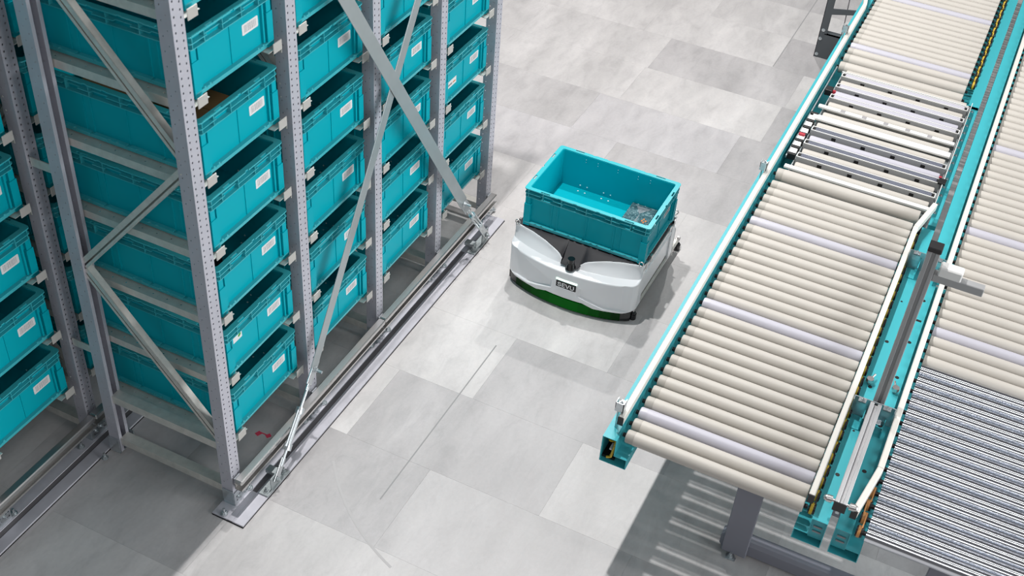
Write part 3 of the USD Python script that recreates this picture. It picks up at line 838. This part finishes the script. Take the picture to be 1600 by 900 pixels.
for x in (0.565, 2.245, 3.72):
    m = MB(); m.box(x - 0.014, x + 0.014, -1.247, -1.2435, 0.572, 0.690, 0.001); m.box(x - 0.014, x + 0.014, -1.2665, -1.2435, 0.686, 0.690, 0.001)
    m.box(x - 0.020, x - 0.017, -1.2665, -1.236, 0.660, 0.700); m.box(x - 0.020, x + 0.012, -1.2665, -1.2640, 0.650, 0.700); m.box(x - 0.020, x + 0.012, -1.238, -1.236, 0.675, 0.700)
    bolt(m, (x - 0.003, -1.252, 0.690), (0, 0, 1), 0.006, 0.005, 0.004)
    m.build('guide_bracket', 'zinc', conv)
# cable at the open end of the frame
m = MB(); pts = [(0.505 + 0.06 * (1 - abs(math.sin(a))), -1.252 - 0.014 * math.cos(a), 0.515 + 0.040 * math.sin(a)) for a in np.linspace(-1.2, 2.6, 14)]
for a, b in zip(pts[:-1], pts[1:]): m.cyl(a, b, 0.0035, 8)
pts = [(0.50, -1.247, 0.475), (0.503, -1.262, 0.480), (0.51, -1.268, 0.53), (0.53, -1.266, 0.572)]
for a, b in zip(pts[:-1], pts[1:]): m.cyl(a, b, 0.0045, 8)
m.build('cable', 'yellow', conv)
MB().box(0.515, 0.545, -1.258, -1.249, 0.498, 0.507, 0.001).build('cable_plug', 'paper', conv)
MB().box(0.51, 2.3, -1.2745, -1.2275, 0.460, 0.470).build('cable_tray', 'black', conv)


std = thing('conveyor_stand', 'grey floor stand with flat legs carrying the near ends of both conveyors', 'stand', (0.712, -2.05, 0))
OS = (-0.712, 2.05, 0)
def sd(m, name, material, parent=std): m.shift(OS); return m.build(name, material, parent)
m = MB(); m.box(0.712, 0.776, -2.72, -1.672, 0.004, 0.078, 0.012); sd(m, 'foot', 'leg')
for y in (-1.735, -2.42):
    m = MB(); m.box(0.690, 0.712, y - 0.047, y + 0.047, 0.018, 0.410, 0.003); sd(m, 'leg', 'leg')
    m = MB(); bolt(m, (0.686, y + 0.006, 0.005), (0, 0, 1), 0.011, 0.009, 0.012); m.box(0.672, 0.6895, y - 0.016, y + 0.022, 0.0, 0.005); sd(m, 'foot_bolt', 'zinc')
    m = MB(); bolt(m, (0.794, y - 0.09, 0.005), (0, 0, 1), 0.011, 0.009, 0.012); m.box(0.7765, 0.812, y - 0.108, y - 0.072, 0.0, 0.005); sd(m, 'foot_bolt', 'zinc')
m = MB(); m.box(0.690, 0.770, -2.84, -1.24, 0.410, 0.4555, 0.003); sd(m, 'cross_member', 'leg')
# far support frame reaching out into the aisle
m = MB(); X = 4.630
m.prism(union_all([sbox(-1.033, 0.0, -0.987, 0.62), sbox(-1.16, 0.0, -1.02, 0.142), Polygon([(-1.02, 0.292), (-1.02, 0.330), (-1.24, 0.372), (-1.24, 0.345)]), sbox(-1.24, 0.142, -1.02, 0.164)]), 0.010, TYZ(X))
m.box(X, X + 0.05, -0.9905, -0.987, 0.0, 0.62); m.box(X, X + 0.05, -1.24, -1.02, 0.158, 0.164)
fr = m.build('support_frame', 'dark_leg', conv, label='dark grey support frame standing out into the aisle')
m = MB()
for y, z in ((-1.002, 0.021), (-1.001, 0.126), (-1.008, 0.185)): bolt(m, (X, y, z), (-1, 0, 0), 0.007, 0.004, 0.004)
m.build('frame_bolt', 'zinc', fr, kind='stuff')
MB().box(4.50, 4.80, -1.24, -1.10, 0.0, 0.012, 0.002).build('frame_base', 'dark_leg', conv)
m = MB(); m.cyl((X + 0.02, -1.115, 0.0), (X + 0.02, -1.118, 0.24), 0.003, 8); m.cyl((X + 0.02, -1.118, 0.24), (X + 0.02, -1.10, 0.7), 0.003, 8); m.build('hanging_cable', 'rubber', conv)

# transfer unit set into the conveyor
TX0, TX1 = 2.405, 3.455
tr = thing('transfer_unit', 'belt transfer unit of slim belts and rollers set into the beige roller conveyor', 'conveyor', (2.93, -1.64, 0.45))
OT = (-2.93, 1.64, -0.45)
def tb(m, name, material, parent=tr, smooth=30, label=None, kind=None):
    m.shift(OT); return m.build(name, material, parent, smooth, label, kind)
def te(m, name, material, parent=tr): m.shift(OT).each(name, material, parent)
m = MB(); m.box(TX0, TX1, -1.335, -1.330, 0.47, 0.575); m.box(TX0, TX1, -1.975, -1.970, 0.47, 0.575); m.box(TX0, TX1, -1.97, -1.33, 0.470, 0.478)
tb(m, 'frame', 'strap')
def trans_roller(x, kind):
    r = 0.0262; m = MB()
    rr = trimesh.creation.revolve([[0, -1.955], [r - .003, -1.955], [r, -1.951], [r, -1.352], [r - .003, -1.348], [0, -1.348]], sections=28)
    rr.apply_transform(Tmat((x, 0, 0.572), (1, 0, 0), (0, 0, -1), (0, 1, 0))); m.add(rr); m.shift((0, 0, -0.001)); tb(m, 'roller', 'roller' if kind == 'b' else 'roller_grey', smooth=50)
def belt_strip(x, mt='belt'):
    m = MB(); m.box(x - 0.019, x - 0.016, -1.965, -1.341, 0.556, 0.599); m.box(x + 0.016, x + 0.019, -1.965, -1.341, 0.556, 0.599)
    m.box(x - 0.019, x + 0.019, -1.341, -1.338, 0.556, 0.599); m.box(x - 0.019, x + 0.019, -1.968, -1.965, 0.556, 0.599); m.box(x - 0.016, x + 0.016, -1.965, -1.341, 0.556, 0.562)
    c = tb(m, 'belt_channel', 'grey_post')
    m = MB(); m.prism(sbox(x - 0.0195, -1.969, x + 0.0195, -1.337).difference(sbox(x - 0.0155, -1.965, x + 0.0155, -1.341)), 0.004, ZT(0.5992)); tb(m, 'channel_edge', 'white_bar', c)
    m = MB(); m.box(x - 0.0135, x + 0.0135, -1.945, -1.362, 0.585, 0.6035, 0.002); m.cyl((x - 0.0135, -1.362, 0.594), (x + 0.0135, -1.362, 0.594), 0.0095, 12); m.cyl((x - 0.0135, -1.945, 0.594), (x + 0.0135, -1.945, 0.594), 0.0095, 12)
    tb(m, 'belt', mt, c)
    m = MB()
    for y in (-1.345, -1.352, -1.958, -1.964): m.box(x - 0.0125, x + 0.0125, y - 0.002, y + 0.002, 0.565, 0.600)
    for i in range(4): y = -1.45 - 0.14 * i; m.box(x - 0.0205, x - 0.0191, y - 0.010, y + 0.010, 0.575, 0.590)
    tb(m, 'belt_stop', 'black', c, kind='stuff')
def white_slat(x, w, holes):
    m = MB(); m.box(x - w / 2, x + w / 2, -1.968, -1.310, 0.590, 0.600, 0.001); c = tb(m, 'white_slat', 'white_bar')
    if holes:
        m = MB()
        for i in range(5): y = -1.43 - 0.105 * i; m.box(x - w * 0.42, x + w * 0.42, y - 0.011, y + 0.011, 0.6000, 0.6012)
        te(m, 'slat_clip', 'ink_grey', c)
white_slat(2.418, 0.026, False)
for x, kd in ((2.466, 'b'), (2.593, 'b'), (2.722, 'g'), (2.852, 'b'), (2.962, 'b'), (3.072, 'b'), (3.192, 'g'), (3.312, 'b'), (3.432, 'b')): trans_roller(x, kd)
for x in (2.530, 2.658, 2.790): belt_strip(x)
white_slat(2.908, 0.042, False); white_slat(3.018, 0.026, True)
for x in (3.132, 3.252, 3.372): belt_strip(x, 'roller_grey')
m = MB(); m.box(3.402, 3.408, -1.968, -1.33, 0.585, 0.601); tb(m, 'white_slat', 'white_bar')
# side drive: blocks and clips on the left
m = MB()
for x in (2.56, 2.625, 2.69, 2.755, 2.822, 2.89): m.box(x - 0.024, x + 0.024, -1.327, -1.290, 0.575, 0.596, 0.002)
te(m, 'drive_block', 'white_bar')
m = MB()
for x in (2.525, 2.593, 2.657, 2.722, 2.789, 2.856, 2.93): m.box(x - 0.008, x + 0.008, -1.332, -1.292, 0.570, 0.602, 0.002)
m.box(3.17, 3.215, -1.335, -1.300, 0.575, 0.606, 0.002); m.box(2.63, 2.672, -1.992, -1.958, 0.60, 0.612, 0.002)
te(m, 'drive_clip', 'black')
m = MB(); m.box(2.50, 3.45, -1.296, -1.291, 0.585, 0.597); tb(m, 'drive_rod', 'zinc')
m = MB(); m.box(2.700, 2.716, -1.325, -1.296, 0.596, 0.606, 0.001); m.box(3.180, 3.192, -1.352, -1.337, 0.58, 0.603, 0.001); m.box(2.69, 2.702, -1.968, -1.955, 0.585, 0.603, 0.001); te(m, 'red_clip', 'red')
m = MB(); m.box(2.36, 3.47, -2.016, -1.982, 0.47, 0.560, 0.002); tb(m, 'side_plate', 'teal_paint')
m = MB(); m.box(2.42, 3.44, -1.981, -1.978, 0.575, 0.606); tb(m, 'side_strip', 'white_bar')
m = MB()
for x in np.arange(2.46, 3.44, 0.075): bolt(m, (x, -1.990, 0.560), (0, 0, 1), 0.005, 0.004, 0.003)
tb(m, 'side_bolt', 'zinc', kind='stuff')

# second conveyor
C2L, C2R = -2.136, -2.768
conv2 = thing('roller_conveyor', 'second conveyor with chrome rollers at its near end, at the right edge of the picture', 'conveyor', (0, 0, 0))
side_channel(-2.042, 1, 0.492, 2.02).build('side_frame', 'teal_paint', conv2)
side_channel(-2.042, 1, 2.10, XEND).build('side_frame', 'teal_paint', conv2)
side_channel(-2.866, -1, 0.492, XEND).build('side_frame', 'teal_paint', conv2)
XS2 = [0.518 + 0.0618 * k for k in range(91)]
for k, x in enumerate(XS2):
    kd = 'chrome' if x < 1.43 else ('grey' if k in (18, 30, 42) else 'beige')
    roller(conv2, x, C2R, C2L, kd, sleeve=False)
pulleys(conv2, XS2[:14], -2.114, mats=('orange',)); pulleys(conv2, XS2[14:], -2.114)
guide_rail(MB(), [(0.525, -2.080), (0.752, -2.1125), (XEND, -2.1125)]).build('guide_rail', 'guide', conv2)
MB().box(0.5205, 0.5245, -2.0900, -2.0690, 0.6155, 0.6505).build('rail_end_cap', 'black', conv2)
for t_, ya, yb in ((conv, -2.008, -1.971), (conv2, -2.087, -2.050)):
    m = MB(); m.box(0.512, 0.514, ya - 0.006, yb + 0.006, 0.47, 0.575); m.build('end_plate', 'teal_paint', t_)
    m = MB()
    for z in (0.560, 0.528, 0.505): m.box(0.508, 0.512, ya + 0.004, yb - 0.004, z - 0.004, z + 0.003, 0.001)
    m.each('end_slot', 'ink_grey', t_)
# slots and holes on the teal tops, brackets between the two conveyors
m = MB()
for x in (0.72, 0.95, 1.20, 1.48, 1.75, 2.05):
    m.cyl((x, -1.990, 0.5779), (x, -1.990, 0.5785), 0.0045 if int(x * 100) % 2 else 0.008, 10)
m.build('frame_hole', 'black', conv, kind='stuff')
m = MB()
for x in (0.78, 1.02, 1.30, 1.52, 1.80):
    m.cyl((x, -2.068, 0.5779), (x, -2.068, 0.5785), 0.0045 if int(x * 100) % 2 else 0.008, 10)
m.box(1.66, 1.672, -2.085, -2.060, 0.5779, 0.5785)
m.build('frame_hole', 'black', conv2, kind='stuff')
for x, y0, y1 in ((1.030, -2.100, -1.953), (1.985, -2.100, -1.953)):
    pl = thing('rail_bracket', 'galvanised cross bracket holding both guide rails %s' % ('at the foot of the upright profile' if x < 1.5 else 'behind the upright profile, near the far conveyor'), 'bracket', (x, -2.03, 0.5785))
    o = (-x, 2.03, -0.5785)
    m = MB(); m.box(x, x + 0.003, y0, y1, 0.578, 0.668, 0.0008); m.box(x - 0.022, x, y0, y0 + 0.003, 0.60, 0.668); m.box(x - 0.022, x, y1 - 0.003, y1, 0.60, 0.668)
    m.shift(o).build('plate', 'zinc', pl)
    m = MB(); m.box(x - 0.072, x - 0.001, y1 - 0.052, y1 - 0.049, 0.5785, 0.640); m.box(x - 0.072, x - 0.001, y1 - 0.049, y1 - 0.020, 0.5785, 0.5815); m.box(x - 0.072, x - 0.001, y0 + 0.02, y0 + 0.023, 0.5785, 0.61)
    m.shift(o).each('angle', 'teal_paint', pl)
    for y in (y1 - 0.030, y0 + 0.030):
        m = MB(); m.box(x - 0.024, x - 0.001, y - 0.014, y + 0.014, 0.664, 0.668, 0.0008); bolt(m, (x - 0.012, y, 0.668), (0, 0, 1), 0.006, 0.005, 0.004)
        m.box(x - 0.024, x - 0.022, y - 0.014, y + 0.014, 0.640, 0.668)
        m.shift(o).build('slotted_clip', 'zinc', pl)

# aluminium profile lying along the gap
pr = thing('aluminium_profile', 'bright grooved aluminium profile lying along the gap between the two conveyors', 'profile', (0.76, -2.0305, 0.620))
o = (-0.76, 2.0305, -0.620)
m = MB(); m.box(0.506, 1.015, -2.0505, -2.0365, 0.642, 0.680, 0.002); m.box(0.506, 1.015, -2.0245, -2.0105, 0.642, 0.680, 0.002); m.box(0.506, 1.015, -2.0505, -2.0105, 0.642, 0.668, 0.001)
m.shift(o).build('profile_bar', 'alu', pr)
MB().box(0.501, 0.506, -2.0515, -2.0095, 0.641, 0.681, 0.001).shift(o).build('end_cap', 'black', pr)
m = MB(); m.box(0.55, 0.58, -2.036, -2.024, 0.5785, 0.642); m.box(0.93, 0.96, -2.036, -2.024, 0.5785, 0.642)
m.shift(o).each('stand', 'zinc', pr)
for y, s in ((-2.0105, 1), (-2.0505, -1)):
    m = MB(); m.cyl((0.530, y, 0.655), (0.530, y + s * 0.008, 0.655), 0.006, 10); m.cyl((0.530, y + s * 0.008, 0.655), (0.530, y + s * 0.026, 0.655), 0.013, 14); m.sphere((0.530, y + s * 0.026, 0.655), 0.011, 2)
    m.shift(o).build('clamp_knob', 'steel', pr)

# upright profile with cap and sensor arm
PX0, PX1, PY0, PY1 = 1.036, 1.076, -2.056, -2.016
up_ = thing('upright_profile', 'dark grey grooved upright post with black cap standing between the two conveyors', 'post', ((PX0 + PX1) / 2, (PY0 + PY1) / 2, 0.5785))
o = (-(PX0 + PX1) / 2, -(PY0 + PY1) / 2, -0.5785)
ZT_ = 1.335
m = MB(); m.box(PX0, PX1, PY0, PY0 + 0.0145, 0.5855, ZT_, 0.002); m.box(PX0, PX1, PY1 - 0.0145, PY1, 0.5855, ZT_, 0.002); m.box(PX0 + 0.009, PX1 - 0.009, PY0 + 0.01, PY1 - 0.01, 0.5855, ZT_)
m.shift(o).build('post_profile', 'grey_post', up_)
MB().box(PX0 - 0.002, PX1 + 0.002, PY0 - 0.002, PY1 + 0.002, ZT_, ZT_ + 0.018, 0.002).shift(o).build('end_cap', 'black', up_)
m = MB(); m.box(PX0 - 0.018, PX1 + 0.03, PY0 - 0.012, PY1 + 0.012, 0.5785, 0.5850, 0.001); m.box(PX0 - 0.006, PX0 - 0.001, PY0 + 0.004, PY1 - 0.004, 0.585, 0.66, 0.001)
bolt(m, (PX0 - 0.006, (PY0 + PY1) / 2, 0.640), (-1, 0, 0), 0.007, 0.005, 0.004); bolt(m, (PX0 - 0.006, (PY0 + PY1) / 2, 0.610), (-1, 0, 0), 0.007, 0.005, 0.004)
m.shift(o).build('base_bracket', 'zinc', up_)
m = MB(); m.box(PX0 + 0.005, PX1 - 0.005, PY0 - 0.16, PY0, 1.225, 1.255, 0.002); m.shift(o).build('arm', 'grey_post', up_)
m = MB(); m.box(PX0 - 0.004, PX1 - 0.002, PY0 - 0.085, PY0 - 0.012, 1.256, 1.292, 0.004); m.shift(o).build('sensor_head', 'white_bar', up_)
for y, s in ((PY1 + 0.034, 1), (PY0 - 0.020, -1)):
    kn = thing('clamp_knob', 'bright metal clamp knob on the teal frame, %s side of the upright post' % ('aisle' if s > 0 else 'far'), 'knob', (1.215, y, 0.5785), group=None)
    m = MB(); m.cyl((0, 0, 0), (0, 0, 0.012), 0.006, 10); m.cyl((0, 0, 0.012), (0, 0, 0.026), 0.014, 7); m.build('knob', 'steel', kn)
    m = MB(); m.bar((0.0, 0, 0.020), (0.035, -s * 0.012, 0.024), 0.007, 0.006, (0, 0, 1), 0.002); m.build('lever', 'steel', kn)
